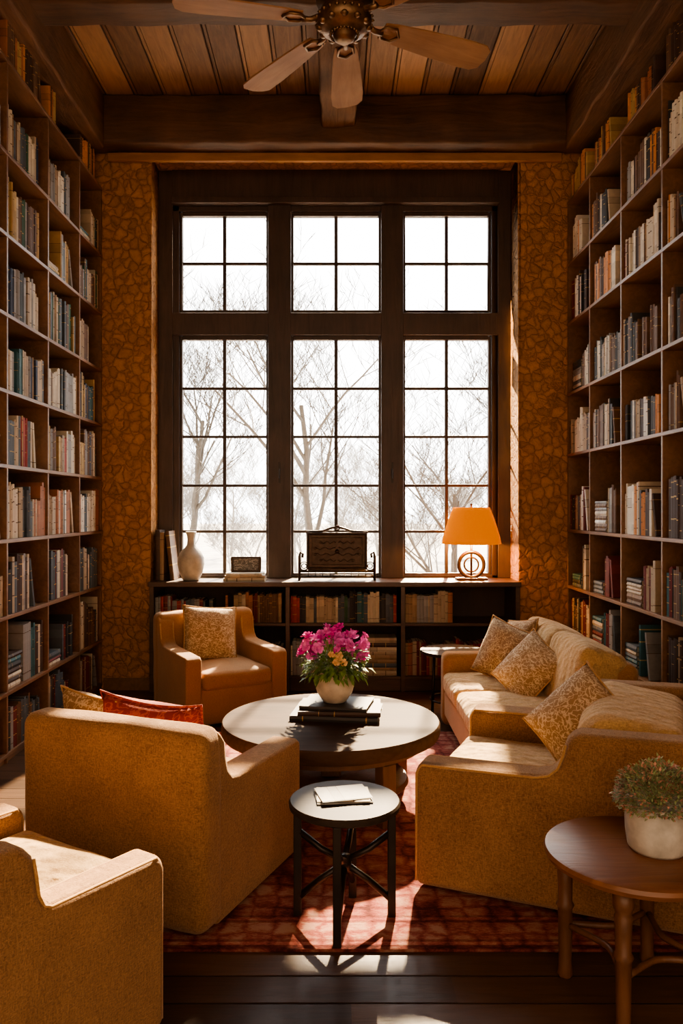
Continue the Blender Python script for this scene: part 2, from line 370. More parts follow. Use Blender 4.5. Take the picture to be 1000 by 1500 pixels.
for x in (-.476,.497):
    h=G().box(x-.008,x+.008,6.755,6.772,1.72,1.90).tube([(x,6.76,1.84),(x,6.735,1.84),(x,6.735,1.76)],.006,6)
    build('window_handle',h,M_black,parent=W,label='slim black window handle')

# ------------------------------------------------------------------ bookcases
BX=1.92
divs=[3.3,3.96,4.62,5.28,5.93,6.485]
LV_L=[.06,.42,.87,1.32,1.76,2.20,2.65,3.12,3.60,4.15]
LV_R=[.06,.43,.87,1.33,1.95,2.45,3.03,3.52,4.03]
def bookcase(sign,LV):
    r=root('bookcase',(sign*2.08,4.9,0),0,'tall built-in walnut bookcase full of books reaching to the beams','bookcase')
    def L(x0,x1): 
        a,b=sorted((sign*x0-sign*2.08,sign*x1-sign*2.08));return a,b
    a,b=L(2.225,2.25);g=G().box(a,b,3.3-4.9,6.49-4.9,0,LV[-1]);build('back_panel',g,M_caseback,parent=r)
    a,b=L(BX+.02,2.225);g=G().box(a,b,3.3-4.9,6.49-4.9,.0,.035);build('plinth',g,M_case,parent=r)
    for i,y in enumerate(divs):
        g=G();a,b=L(BX+.004,2.225);g.box(a,b,y-.011-4.9,y+.011-4.9,.0,LV[-1]-.026);build('upright',g,M_case,parent=r,bevel=.002,seg=1)
    for z in LV:
        g=G();a,b=L(BX,2.224);g.box(a,b,3.289-4.9,6.496-4.9,z-.024,z);build('shelf',g,M_case,parent=r,bevel=.003,seg=1)
bookcase(-1,LV_L);bookcase(1,LV_R)
lb=root('low_bookcase',(0,6.62,0),0,'long low dark wood bookcase under the window','bookcase')
def LB(n,x0,x1,y0,y1,z0,z1,m=M_bench): return build(n,G().box(x0,x1,y0-6.62,y1-6.62,z0,z1),m,parent=lb,bevel=.003,seg=2)
LB('countertop',-1.522,1.522,6.40,6.878,.862,.90);LB('back_panel',-1.50,1.50,6.86,6.875,0,.86,M_caseback)
for x in (-1.50,-.385,.56,1.50): LB('upright',x-.018,x+.018,6.43,6.86,0,.86)
for i in range(3):
    xs=(-1.50,-.385,.56,1.50);LB('shelf',xs[i]+.018,xs[i+1]-.018,6.44,6.86,.535,.56);LB('bottom_board',xs[i]+.018,xs[i+1]-.018,6.435,6.86,.10,.125);LB('toe_kick',xs[i]+.018,xs[i+1]-.018,6.46,6.48,0,.10)

# ------------------------------------------------------------------ books
pal={'cream':(.60,.52,.39),'ivory':(.70,.64,.52),'beige':(.44,.35,.24),'tan':(.34,.23,.13),'grey':(.29,.285,.275),'slate':(.09,.11,.125),
'charcoal':(.040,.038,.037),'brown':(.15,.082,.045),'dark_brown':(.065,.036,.024),'red':(.34,.052,.038),'maroon':(.17,.030,.027),'orange':(.62,.27,.08),
'teal':(.04,.12,.135),'green':(.045,.105,.055),'olive':(.16,.15,.07),'navy':(.03,.045,.09),'gold':(.48,.33,.14),'rust':(.38,.155,.07),'white':(.78,.75,.68)}
def bookmat(cn,band):
    c=pal[cn];m,nt,b=newmat('book_'+cn+'_'+str(band))
    tc=N(nt,'ShaderNodeTexCoord');sp=N(nt,'ShaderNodeSeparateXYZ');nt.links.new(tc.outputs['UV'],sp.inputs[0])
    lum=sum(c)/3
    bc=(.5,.33,.12) if lum<.2 else (.12,.07,.04)
    d=tuple(q*.8 for q in c)
    if band==0: st=[(0,c),(.12,bc),(.135,c),(.84,bc),(.855,c)]
    elif band==1: st=[(0,c),(.55,bc),(.56,d),(.74,bc),(.75,c)]
    elif band==2: st=[(0,c),(.08,d),(.2,c),(.62,tuple(min(1,q*1.3) for q in c)),(.86,c)]
    else: st=[(0,c),(.3,bc),(.32,c),(.66,bc),(.68,c),(.9,bc),(.92,c)]
    r=ramp(nt,st,'CONSTANT');nt.links.new(sp.outputs['Y'],r.inputs[0])
    n=noiseN(nt,coords(nt,(1,1,1)),35,4);mr=N(nt,'ShaderNodeMapRange');mr.inputs[3].default_value=.75;mr.inputs[4].default_value=1.15;nt.links.new(n.outputs[0],mr.inputs[0])
    mm=N(nt,'ShaderNodeMix',data_type='RGBA',blend_type='MULTIPLY');mm.inputs[0].default_value=1;nt.links.new(r.outputs[0],mm.inputs[6]);nt.links.new(mr.outputs[0],mm.inputs[7])
    nt.links.new(mm.outputs[2],b.inputs['Base Color']);b.inputs['Roughness'].default_value=.6;return m
BM={}
def getbm(c):
    k=(c,R.randrange(4))
    if k not in BM: BM[k]=bookmat(*k)
    return BM[k]
def book_geo(w,h,d):
    t=min(.0025,w*.15)
    prof=[(0,d),(0,.002),(w*.5,-.003),(w,.002),(w,d),(w-t,d),(w-t,t+.002),(t,t+.002),(t,d)]
    n=len(prof);v=[(p[0],p[1],0) for p in prof]+[(p[0],p[1],h) for p in prof]
    f=[(i,(i+1)%n,n+(i+1)%n,n+i) for i in range(n-1)]+[(n-1,0,n,2*n-1)]
    f+=[(0,8,7,1),(1,7,6,3,2),(3,6,5,4),(n+0,n+1,n+7,n+8),(n+1,n+2,n+3,n+6,n+7),(n+3,n+4,n+5,n+6)]
    mi=[0]*len(f)
    o=len(v);e=.004
    x0,x1,y0,y1,z0,z1=t,w-t,t+.001,d-e,e,h-e
    v+=[(x0,y0,z0),(x1,y0,z0),(x1,y1,z0),(x0,y1,z0),(x0,y0,z1),(x1,y0,z1),(x1,y1,z1),(x0,y1,z1)]
    for q in [(0,3,2,1),(4,5,6,7),(2,3,7,6)]: f.append(tuple(o+i for i in q));mi.append(1)
    return v,f,mi
BOOKS=[]
def addbook(loc,th,phi,w,h,d,c,group,label): BOOKS.append(dict(loc=Vector(loc),th=th,phi=phi,w=w,h=h,d=d,c=c,m=getbm(c),group=group,label=label))
def run(P,th,length,maxh,colors,group,place,fill=.8,hr=(.66,.97),tr=(.013,.038),dep=.19,stackp=.12,start=0):
    dx=Vector((math.cos(th),math.sin(th),0));x=start;P=Vector(P)
    end=start+(length-start)*fill;hh=R.uniform(*hr)*maxh;cc=R.choice(colors)
    def stack(x):
        z=0;k=R.randint(3,8);bl=R.uniform(.2,.26)
        if x+bl>length-.005: return x
        for i in range(k):
            w=R.uniform(.02,.042);h=bl*R.uniform(.85,1)
            if z+w>maxh*.95: break
            addbook(P+dx*(x+h)+Vector((0,0,z)),th,-math.pi/2,w-.001,h,dep,R.choice(colors),group,'%s book lying flat in a stack on the shelf');z+=w
        return x+bl+.02
    if R.random()<stackp: x=stack(x)
    while x<end:
        if R.random()<.18: hh=R.uniform(*hr)*maxh
        if R.random()<.62: cc=R.choice(colors)
        w=R.uniform(*tr);h=min(maxh,hh*R.uniform(.92,1.03))
        if x+w>length-.004: break
        addbook(P+dx*x,th,0,w-.0012,h,dep*R.uniform(.9,1),cc,group,'%s hardback book standing upright '+place)
        x+=w
        if R.random()<.04: x+=R.uniform(.02,.06)
    if x<length-.14 and R.random()<.75:
        h=hh*.93;a=R.uniform(.12,.3);w=R.uniform(.018,.03)
        px=x+h*math.sin(a)+.004
        if px+w<length-.01:
            addbook(P+dx*px,th,-a,w,h,dep,R.choice(colors),group,'%s book leaning against its neighbours '+place);x=px+w
            if stackp and R.random()<.4: stack(x+.02)
    elif stackp and x<length-.25 and R.random()<.5: stack(x+.015)
colL=['cream','ivory','beige','grey','slate','charcoal','brown','red','teal','green','dark_brown','tan','gold','ivory','grey','charcoal','slate','cream','navy','brown']
colR=['cream','ivory','beige','brown','dark_brown','tan','grey','charcoal','orange','ivory','maroon','white','charcoal','slate','dark_brown','brown']
ords=['bottom','second','third','fourth','fifth','sixth','seventh','eighth','ninth','top']
for sign,LV,cols_ in ((-1,LV_L,colL),(1,LV_R,colR)):
    for li,z in enumerate(LV):
        istop=li==len(LV)-1
        gap=(LV[li+1]-z-.03) if not istop else .30
        for bi in range(1,5):
            y0,y1=divs[bi]+.013,divs[bi+1]-.013
            if bi==1: y0=max(y0,4.30)
            ln=y1-y0
            cs=R.sample(cols_,min(len(cols_),7))
            if li in(2,5) and sign>0: cs=['ivory','cream','grey','charcoal','brown','slate']
            if li<=2: cs=R.sample(['slate','charcoal','brown','grey','teal','cream','dark_brown','beige','maroon'],6)
            if sign<0 and li==3: cs=['beige','rust','cream','slate','ivory']
            fl=R.choice([.5,.65,.75,.82,.92,.99])
            if istop: fl=R.choice([.2,.5,.75])
            mh=min(gap,.385)*(.95)
            grp='books on the %s shelf of the tall bookcase'%ords[li]
            depz=R.uniform(.012,.03)
            if istop: cs=['orange','rust','brown','dark_brown','gold']
            sp_=.0 if istop else (.45 if (sign>0 and li in(1,2) and bi>1) else .12)
            if sign<0:
                run((-BX-depz,y0,z+.0005),math.pi/2,ln,mh,cs,grp,'in the tall bookcase',fl,start=R.choice([0,0,.03]),stackp=sp_)
            else:
                run((BX+depz,y1,z+.0005),-math.pi/2,ln,mh,cs,grp,'in the tall bookcase',fl,start=R.choice([0,.02,.05]),stackp=sp_)
g1='books in the low bookcase under the window'
run((-1.478,6.47,.5605),0,.50,.29,['slate','grey','maroon','brown','red'],g1,'in the low bookcase',.95,(.65,.85),stackp=0)
run((-.90,6.47,.5605),0,.48,.29,['maroon','beige','tan','rust','brown'],g1,'in the low bookcase',.97,(.75,.85),stackp=0)
run((-.363,6.47,.5605),0,.90,.29,['teal','green','charcoal','red','cream','beige','slate'],g1,'in the low bookcase',.97,(.72,.92),stackp=0)
run((.582,6.47,.5605),0,.90,.29,['beige','rust','cream','grey','tan'],g1,'in the low bookcase',.40,(.8,.92),stackp=0)
run((-1.478,6.47,.1255),0,1.07,.38,['maroon','brown','slate'],g1,'in the low bookcase',.97,(.6,.8),stackp=0)
run((-.363,6.47,.1255),0,.5,.38,['beige','maroon','grey','cream'],g1,'in the low bookcase',.95,(.6,.82),stackp=0)
run((.582,6.47,.1255),0,.9,.38,['rust','maroon','tan','beige','red'],g1,'in the low bookcase',.85,(.6,.78),stackp=0)
z=.1255
for i in range(9):
    w=R.uniform(.025,.042);addbook((.21+.30,6.46,z),0,-math.pi/2,w-.001,.29,.22,R.choice(['cream','beige','dark_brown','tan','slate']),g1,'%s book lying in a tall stack');z+=w
def bmatrix(b): return Matrix.Translation(b['loc'])@Matrix.Rotation(b['th'],4,'Z')@Matrix.Rotation(b['phi'],4,'Y')
for (x,w,h,c,a) in ((-1.495,.035,.42,'dark_brown',0),(-1.458,.032,.40,'tan',0),(-1.370,.032,.41,'brown',-.11)):
    addbook((x,6.55,.9005),0,a,w,h,.24,c,'large books on the low bookcase','%s tall book standing on the low bookcase top')
for b in BOOKS:
    s=1150/b['loc'].y
    fs=abs(b['loc'].x)/b['loc'].y if b['th']!=0 else 1.0
    b['score']=b['h']*b['w']*s*s*(fs+.15)*(1 if 4.5<b['loc'].y else .1)+(1e9 if b['group'].startswith('large') else 0)
BOOKS.sort(key=lambda b:-b['score'])
def mkbook(b,vs,fs,mi):
    me=bpy.data.meshes.new('book');me.from_pydata(vs,[],fs);me.materials.append(b['m']);me.materials.append(M_pages)
    me.polygons.foreach_set('material_index',mi)
    uv=me.uv_layers.new(name='UVMap')
    for lp in me.loops:
        c=me.vertices[lp.vertex_index].co;uv.data[lp.index].uv=(c.x/b['w'],c.z/b['h'])
    o=bpy.data.objects.new('book',me);COL.objects.link(o)
    o.location=b['loc'];o.rotation_euler=(bmatrix(b)).to_euler()
    nm=b['c'].replace('_',' ')
    top(o,b['label']%nm,'book',b['group'])
sv=[];sf=[];sm=[];suvv=[]
matidx={}
for i,b in enumerate(BOOKS):
    vs,fs,mi=book_geo(b['w'],b['h'],b['d'])
    if i<300: mkbook(b,vs,fs,mi)
    else:
        M=bmatrix(b);o=len(sv)
        if b['m'].name not in matidx: matidx[b['m'].name]=(len(matidx)+1,b['m'])
        k=matidx[b['m'].name][0]
        sv+=[tuple(M@Vector(v)) for v in vs]
        for f,m in zip(fs,mi):
            sf.append([o+q for q in f]);sm.append(0 if m==1 else k)
            for q in f: suvv.append((vs[q][0]/b['w'],vs[q][2]/b['h']))
if sv:
    me=bpy.data.meshes.new('books');me.from_pydata(sv,[],sf);me.materials.append(M_pages)
    for k,(i,m) in sorted(matidx.items(),key=lambda t:t[1][0]): me.materials.append(m)
    me.polygons.foreach_set('material_index',sm)
    uv=me.uv_layers.new(name='UVMap')
    for i,u in enumerate(suvv): uv.data[i].uv=u
    o=bpy.data.objects.new('books',me);COL.objects.link(o)
    top(o,'many smaller hardback books filling the far shelves','books',kind='stuff')
print('BOOKS',len(BOOKS))

# ------------------------------------------------------------------ rug
rg=G().soft((0,0,.006),(1.24,1.30,.006),.005,n=10)
top(build('rug',rg,M_rug,smooth=True,loc=(.10,3.95,0)),'worn red patterned area rug on the dark floor','rug')

# ------------------------------------------------------------------ seating
def armchair(loc,deg,W_,D_,bt,mat,label,arm_h=.50,back_h=.72,aw=.13,sh=.37,z0=.012,seatmat=None,backcush=None,curve=1.0):
    r=root('armchair',(loc[0],loc[1],z0),math.radians(deg),label,'armchair')
    w=W_/2;d=D_/2
    sb=bt if not backcush else .12
    b=G().soft((0,-d+sb/2,back_h/2+.01),(w,sb/2,back_h/2-.01),.048,(0,.012,.006),n=11,jit=.008,seed=loc[0])
    build('backrest',b,mat,parent=r,smooth=True)
    if backcush:
        hb=(bt-sb)/2
        M=Matrix.Translation((0,-d+sb+hb-.005,.51))@Matrix.Rotation(math.radians(8),4,'X')
        build('back_cushion',G().soft((0,0,0),(w-aw-.004,hb,.18),min(.085,hb*.6),(0,.03,.010),n=10,jit=.008,M=M),backcush,parent=r,smooth=True)
    yr=-d+bt-.05
    y0=-d+sb-.045
    k=curve
    prof=[(y0,.02),(d,.02),(d,arm_h-.02),(d-.03,arm_h),(yr+.065+.095*k,arm_h+.008),(yr+.065+.05*k,arm_h+.02),(yr+.065+.02*k,arm_h+.05),(yr+.068,arm_h+.10),(yr+.06,back_h-.06),(yr+.03,back_h-.025),(y0,back_h-.015)]
    for sg in (-1,1):
        a=G();x1=sg*(w-.004);x0=sg*(w-aw)
        a.prismx(prof,min(x0,x1),max(x0,x1))
        ar=build('arm',a,mat,parent=r,bevel=.038,seg=5)
        for xx in (x1-sg*.010,x0+sg*.010):
            pts=[(xx,p[0],p[1]-.009) for p in prof[2:9]];pts[0]=(xx,d-.010,arm_h-.042);pts.insert(0,(xx,d-.009,.04))
            pg=G().tube(pts,.0055,6);build('piping',pg,M_pipe,parent=ar,smooth=True)
    s=G().soft((0,(bt)/2,(sh-.12)/2+.015),(w-aw+.01,d-bt/2-.012,(sh-.12)/2),.02,n=5,jit=.004);build('seat_base',s,mat,parent=r,smooth=True)
    s=G().soft((0,bt/2+.005,sh-.06),(w-aw-.004,d-bt/2,.062),.035,(0,.012,.022),n=9,jit=.005);build('seat_cushion',s,seatmat or mat,parent=r,smooth=True)
    return r
armchair((-.665,3.18),-22.3,.80,.80,.15,M_chair,'ochre tweed armchair seen beside the round table, rust cushion inside')
armchair((1.018,3.325),67,1.06,1.10,.52,M_chair,'wide ochre tweed armchair with thick back beside the sofa',aw=.15,seatmat=M_sofa,backcush=M_sofa,curve=1.1,back_h=.70)
f=Vector((.55,.835));r_=Vector((.835,-.55))
c=Vector((-.48,2.25))-f*.40-r_*.38
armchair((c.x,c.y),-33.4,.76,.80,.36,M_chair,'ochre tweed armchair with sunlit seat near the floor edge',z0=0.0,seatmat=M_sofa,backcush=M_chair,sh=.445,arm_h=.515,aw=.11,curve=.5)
armchair((-1.0+.38*.866-.375*.5,5.28+.38*.5+.375*.866),-150,.77,.75,.15,M_leather,'caramel brown armchair with patterned cushion beside low bookcase',z0=.0,arm_h=.49,aw=.12)
def sofa():
    L=1.28;D_=.90;r=root('sofa',(.72+D_/2,4.10+.06+L/2,.012),math.radians(90),'gold textured two-seat sofa with patterned cushions along the bookcase','sofa')
    d=D_/2;w=L/2
    build('backrest',G().soft((0,-d+.10,.34),(w,.10,.32),.05,(0,.01,.01),n=10,jit=.006),M_sofaside,parent=r,smooth=True)
    for x0,x1 in ((-w+.004,-.001),(.001,w-.004)):
        M=Matrix.Translation(((x0+x1)/2,-d+.22,.52))@Matrix.Rotation(math.radians(16),4,'X')
        build('back_cushion',G().soft((0,0,0),((x1-x0)/2,.13,.215),.06,(0,.018,.010),n=10,jit=.006,seed=x0,M=M),M_sofa,parent=r,smooth=True)
    for x0,x1 in ((-w+.01,-.07),(-.05,w-.16)):
        build('seat_cushion',G().soft(((x0+x1)/2,.10,.325),((x1-x0)/2,d-.11,.065),.04,(0,.012,.022),n=10,jit=.008,seed=x1),M_sofa,parent=r,smooth=True)
    build('arm',G().soft((w-.075,.06,.265),(.075,d-.07,.245),.045,n=8,jit=.005),M_sofaside,parent=r,smooth=True)
    build('seat_base',G().soft((-.01,.02,.17),(w-.02,d-.04,.095),.03,n=8,jit=.004),M_sofaside,parent=r,smooth=True)
    for x in (-w+.08,w-.1):
        for y in (-d+.1,d-.1): build('foot',G().lathe([(.018,0),(.026,.08)],12,(x,y,0)),M_tableleg,parent=r,smooth='auto')
sofa()
def pillow(loc,normal,roll,size,mat,label,t=.075,group='throw cushions',sag=0):
    n=Vector(normal).normalized();up=Vector((0,0,1));xa=up.cross(n).normalized();ya=n.cross(xa)
    M=Matrix((xa,ya,n)).transposed().to_4x4();M=M@Matrix.Rotation(math.radians(roll),4,'Z')
    g=G();K=16;hs=size/2;idx={};vs=[];fs=[]
    def P(u,v,sg):
        tt=t*(max(0,1-abs(u)**3)**.6)*(max(0,1-abs(v)**3)**.6)
        x=u*hs*(1-.07*(1-v*v));y=v*hs*(1-.07*(1-u*u))-sag*(1-u*u)*(1+v)/2
        wr=noise.noise(Vector((x*9,y*9,sg+loc[0])))*.012
        return (x,y,sg*(tt+ (wr if tt>.01 else 0)))
    for sg in (-1,1):
        o=len(vs)
        for i in range(K+1):
            for j in range(K+1): vs.append(P(-1+2*i/K,-1+2*j/K,sg))
        for i in range(K):
            for j in range(K):
                q=(o+i*(K+1)+j,o+(i+1)*(K+1)+j,o+(i+1)*(K+1)+j+1,o+i*(K+1)+j+1);fs.append(q if sg>0 else q[::-1])
    g.add(vs,fs)
    edge=[P(-1+2*i/K,-1,1)[:2] for i in range(K)]+[P(1,-1+2*i/K,1)[:2] for i in range(K)]+[P(1-2*i/K,1,1)[:2] for i in range(K)]+[P(-1,1-2*i/K,1)[:2] for i in range(K)]
    o=build('cushion',g,mat,smooth=True);o.matrix_world=Matrix.Translation(Vector(loc))@M
    top(o,label,'cushion',group)
    build('piping',G().tube([(a,b,0) for a,b in edge],.005,6,True),M_pipe if mat is not M_pilred else M_pilred,smooth=True,parent=o)
pillow((-.93,5.86,.565),(.45,-.85,.33),-6,.42,M_pil1,'cream and brown damask cushion leaning in the caramel armchair')
pillow((-.70,3.12,.540),(.38,.9,.30),2,.47,M_pilred,'rust red patterned cushion leaning against the armchair back',t=.12,sag=.015)
pillow((-.985,3.245,.585),(.55,.8,.30),4,.34,M_pil1,'pale damask cushion tucked beside the rust cushion',t=.07)
pillow((1.03,3.33,.61),(-.66,-.50,.58),-32,.38,M_pil1,'gold damask cushion propped in the wide armchair')
pillow((1.08,5.02,.58),(-.70,-.60,.30),-14,.38,M_pil2,'brown damask cushion leaning on the sofa arm')
pillow((1.15,4.66,.55),(-.70,-.50,.55),-28,.38,M_pil1,'gold damask cushion lying against the sofa back')
pillow((1.22,5.20,.60),(-.9,-.3,.3),10,.34,M_pil2,'brown damask cushion tucked behind others on the sofa')

# ------------------------------------------------------------------ tables
TT=.42
def coffee():
    r=root('coffee_table',(-.02,4.05,.012),0,'large round dark wooden coffee table on the rug','coffee table')
    H=TT-.012
    build('tabletop',G().lathe([(.0,H-.078),(.53,H-.078),(.552,H-.07),(.56,H-.052),(.56,H-.013),(.553,H-.002),(.54,H),(0,H)],72),M_tablewood,parent=r,smooth='auto')
    build('apron',G().lathe([(.0,H-.115),(.48,H-.115),(.48,H-.079),(0,H-.079)],64),M_tableleg,parent=r,smooth='auto')
    for an in (-55,-150,35,125):
        a=math.radians(an);x,y=.45*math.cos(a),.45*math.sin(a)
        M=Matrix.Translation((x,y,0))@Matrix.Rotation(a,4,'Z')
        build('leg',G().box(-.032,.032,-.04,.04,0,H-.115,M=M),M_tableleg,parent=r,bevel=.006)
    build('pedestal',G().box(-.05,.05,-.05,.05,.12,H-.115),M_tableleg,parent=r,bevel=.006)
    build('lower_shelf',G().lathe([(0,.09),(.39,.09),(.40,.10),(.39,.12),(0,.12)],48),M_tableleg,parent=r,smooth='auto')
coffee()
def small_table():
    r=root('side_table',(.036,2.84,.012),0,'small round dark side table with crossed metal legs','side table')
    H=.438
    build('tabletop',G().lathe([(0,H-.03),(.19,H-.03),(.2,H-.024),(.202,H-.008),(.196,H),(0,H)],56),M_blacktop,parent=r,smooth='auto')
    feet=[(-.03,-.185),(.185,.03),(.035,.185),(-.185,.045)]
    for (x,y) in feet:
        build('leg',G().box(x*.93-.0145,x*.93+.0145,y*.93-.0145,y*.93+.0145,0,H-.03),M_black,parent=r,bevel=.003)
    for i,(x,y) in enumerate(feet):
        x*=.93;y*=.93
        build('brace',G().tube([(x,y,.31),(x*.5,y*.5,.25),(0,0,.215)],.0125,8).tube([(x,y,.06),(x*.5,y*.5,.14),(0,0,.205)],.0125,8),M_black,parent=r,smooth=True)
    build('hub',G().lathe([(.0,.18),(.022,.185),(.026,.21),(.022,.235),(0,.24)],16),M_black,parent=r,smooth=True)
small_table()
def wood_table():
    r=root('side_table',(.925,2.41,0),0,'round cherry wood side table holding a potted plant','side table')
    H=.455
    build('tabletop',G().lathe([(0,H-.035),(.255,H-.035),(.27,H-.028),(.275,H-.015),(.27,H-.004),(.26,H),(0,H)],64),M_redwood,parent=r,smooth='auto')
    L=[]
    for an in (240,330,60,150):
        a=math.radians(an);x,y=.215*math.cos(a),.215*math.sin(a);L.append((x,y))
        build('leg',G().lathe([(.018,0),(.024,.01),(.020,.05),(.021,.10),(.023,.22),(.029,.232),(.022,.244),(.023,.30),(.026,.345),(.021,.355),(.030,.375),(.030,H-.034)],18,(x,y,0)),M_redleg,parent=r,smooth=True)
    for i in range(4):
        a,b=L[i],L[(i+1)%4];pts=[]
        for k in range(9):
            t=k/8;x=a[0]*(1-t)+b[0]*t;y=a[1]*(1-t)+b[1]*t;s=1-.35*math.sin(math.pi*t);pts.append((x*s,y*s,.17))
        build('stretcher',G().tube(pts,.010,8),M_redleg,parent=r,smooth=True)
wood_table()
def accent():
    r=root('side_table',(.86,5.70,0),0,'small round dark side table between sofa and low bookcase','side table')
    H=.475
    build('tabletop',G().lathe([(0,H-.025),(.225,H-.025),(.24,H-.015),(.238,H),(0,H)],48),M_blacktop,parent=r,smooth='auto')
    for an in (200,290,20,110):
        a=math.radians(an);x,y=.17*math.cos(a),.17*math.sin(a)
        build('leg',G().tube([(x,y,0),(x*.9,y*.9,H-.025)],.011,8),M_black,parent=r,smooth=True)
    build('ring_brace',G().tube([(.168*math.cos(k*math.pi/12),.168*math.sin(k*math.pi/12),.12) for k in range(24)],.007,6,True),M_black,parent=r,smooth=True)
accent()
def flat_book(x,y,z,w,d,t,rot,cn,label,group):
    b=dict(w=t,h=w,d=d,c=cn,m=getbm(cn))
    vs,fs,mi=book_geo(t,w,d)
    M=Matrix.Rotation(-math.pi/2,4,'Y')
    vs=[tuple(M@Vector(v)+Vector((w/2,-d/2,0))) for v in vs]
    me=bpy.data.meshes.new('book');me.from_pydata(vs,[],fs);me.materials.append(b['m']);me.materials.append(M_pages);me.polygons.foreach_set('material_index',mi)
    uv=me.uv_layers.new(name='UVMap')
    for lp in me.loops:
        c=me.vertices[lp.vertex_index].co;uv.data[lp.index].uv=((c.z)/t,(w/2-c.x)/w)
    o=bpy.data.objects.new('book',me);COL.objects.link(o);o.location=(x,y,z);o.rotation_euler=(0,0,math.radians(rot));top(o,label,'book',group)
z=TT+.0005
for (w,d,t,rot,c,dx) in ((.45,.32,.026,-8,'charcoal',0),(.42,.30,.022,-3,'dark_brown',.015),(.35,.26,.018,-12,'charcoal',.0)):
    flat_book(.015+dx,4.12,z,w,d,t,rot,c,'large %s coffee-table book stacked under the flower pot'%c.replace('_',' '),'coffee-table books');z+=t+.0006
ztop=z
z=.4505
for (w,d,t,rot,c) in ((.20,.15,.006,6,'grey'),(.19,.14,.004,2,'cream'),(.185,.14,.004,14,'grey')):
    flat_book(.03,2.86,z,w,d,t,rot,c,'thin %s magazine stacked on the small side table'%c,'magazines on side table');z+=t+.0006

# flowers
def blossom_mesh(mat,seed,rr=.03):
    q=random.Random(seed);g=G()
    for ring,(n,tilt,l) in enumerate(((6,1.25,1.0),(5,.8,.75),(3,.4,.5))):
        for k in range(n):
            a=2*math.pi*k/n+ring*.5+q.uniform(-.15,.15)
            M=Matrix.Rotation(a,4,'Z')@Matrix.Rotation(tilt+q.uniform(-.15,.15),4,'Y')
            L_=rr*l;w=rr*.38*l
            vs=[(0,0,0),(-.1*w,-w*.7,L_*.4),(.15*w,0,L_*.45),(-.1*w,w*.7,L_*.4),(.2*w,-w,L_*.8),(.5*w,0,L_*.85),(.2*w,w,L_*.8),(.1*w,-w*.45,L_*1.05),(.2*w,w*.45,L_*1.05),(.1*w,0,L_)]
            g.add(vs,[(0,1,2),(0,2,3),(1,4,5,2),(2,5,6,3),(4,7,9,5),(5,9,8,6)],0,M)
    o=build('blossom',g,mat,smooth=True);me=o.data;bpy.data.objects.remove(o);return me
def leaf_add(g,p,d,L_,w,mi=0,curl=.25):
    d=Vector(d).normalized();s=d.cross(Vector((0,0,1)));s=s.normalized() if s.length>.01 else Vector((1,0,0));n=s.cross(d)
    p=Vector(p)
    c1=p+d*L_*.45+n*L_*.06;c2=p+d*L_-n*L_*curl
    g.add([p,c1-s*w,c1-n*w*.2,c1+s*w,c2],[(0,1,2),(0,2,3),(1,4,2),(2,4,3)],mi)
fp=root('flower_arrangement',(0.0,4.12,ztop),0,'pink and apricot flowers in a cream ceramic pot on stacked books','potted flowers')
build('pot',G().lathe([(0,0),(.055,0),(.063,.006),(.092,.05),(.102,.085),(.096,.12),(.08,.148),(.084,.158),(.074,.158),(.07,.14),(0,.135)],40),M_cream,parent=fp,smooth=True)
lg=G();q=random.Random(3)
for i in range(700):
    a=q.uniform(0,6.283);el=q.uniform(-.6,.9);rad=q.uniform(.05,.155)
    d=Vector((math.cos(a)*math.cos(el),math.sin(a)*math.cos(el),math.sin(el)))
    p=Vector((0,0,.185))+Vector((d.x*rad*1.1,d.y*rad*1.1,max(-.045,d.z*rad*.7)))
    leaf_add(lg,p,d+Vector((q.uniform(-.5,.5),q.uniform(-.5,.5),q.uniform(-.5,.2))),q.uniform(.035,.06),q.uniform(.008,.013))
clusters=[(-.095,-.03,.285,.065),(.10,-.02,.305,.06),(-.03,-.02,.335,.06),(.03,.08,.31,.06),(.145,.02,.255,.035),(-.145,.01,.245,.045),(.045,-.07,.285,.045)]
for i in range(35):
    cx,cy,cz,cr=clusters[i%7];lg.tube([(0,0,.13),(cx*.4,cy*.4,.2),(cx+q.uniform(-.03,.03),cy,cz)],.002,4)
for cx,cy,cz,cr in clusters:
    for i in range(12):
        d=Vector((q.uniform(-1,1),q.uniform(-1,1),q.uniform(-1,.6))).normalized();leaf_add(lg,Vector((cx,cy,cz-.02))+d*cr*.6,d,q.uniform(.03,.05),.009)
lf=build('foliage',lg,M_leaf,parent=fp,smooth=True);lf['kind']='stuff'
bms=[blossom_mesh(M_pink,1,.034),blossom_mesh(M_pink2,2,.032),blossom_mesh(M_orange,3,.028)]
def putb(k,p,d):
    o=bpy.data.objects.new('blossom',bms[k]);COL.objects.link(o);o.parent=fp;o.location=p
    o.rotation_euler=(d+Vector((q.uniform(-.4,.4),q.uniform(-.4,.4),.2))).to_track_quat('Z','Y').to_euler()
    s=q.uniform(.6,1.05);o.scale=(s,s,s)
for cx,cy,cz,cr in clusters:
    for i in range(int(215*cr)):
        d=Vector((q.uniform(-1,1),q.uniform(-1,.9),q.uniform(-.3,1))).normalized();rad=cr*q.uniform(.8,1.25)
        putb(q.choice([0,0,1]),Vector((cx,cy,cz))+d*rad,d)
for i in range(5):
    putb(2,Vector((q.uniform(-.02,.05),-.12+q.uniform(-.02,.02),.245+q.uniform(-.02,.025))),Vector((q.uniform(-.4,.4),-1,.4)))
pp=root('potted_plant',(.99,2.41,.4555),0,'fine-leaved green plant in a chunky off-white stoneware pot','potted plant')
PS=.94
def sc_(pr): return [(a*PS,b*PS) for a,b in pr]
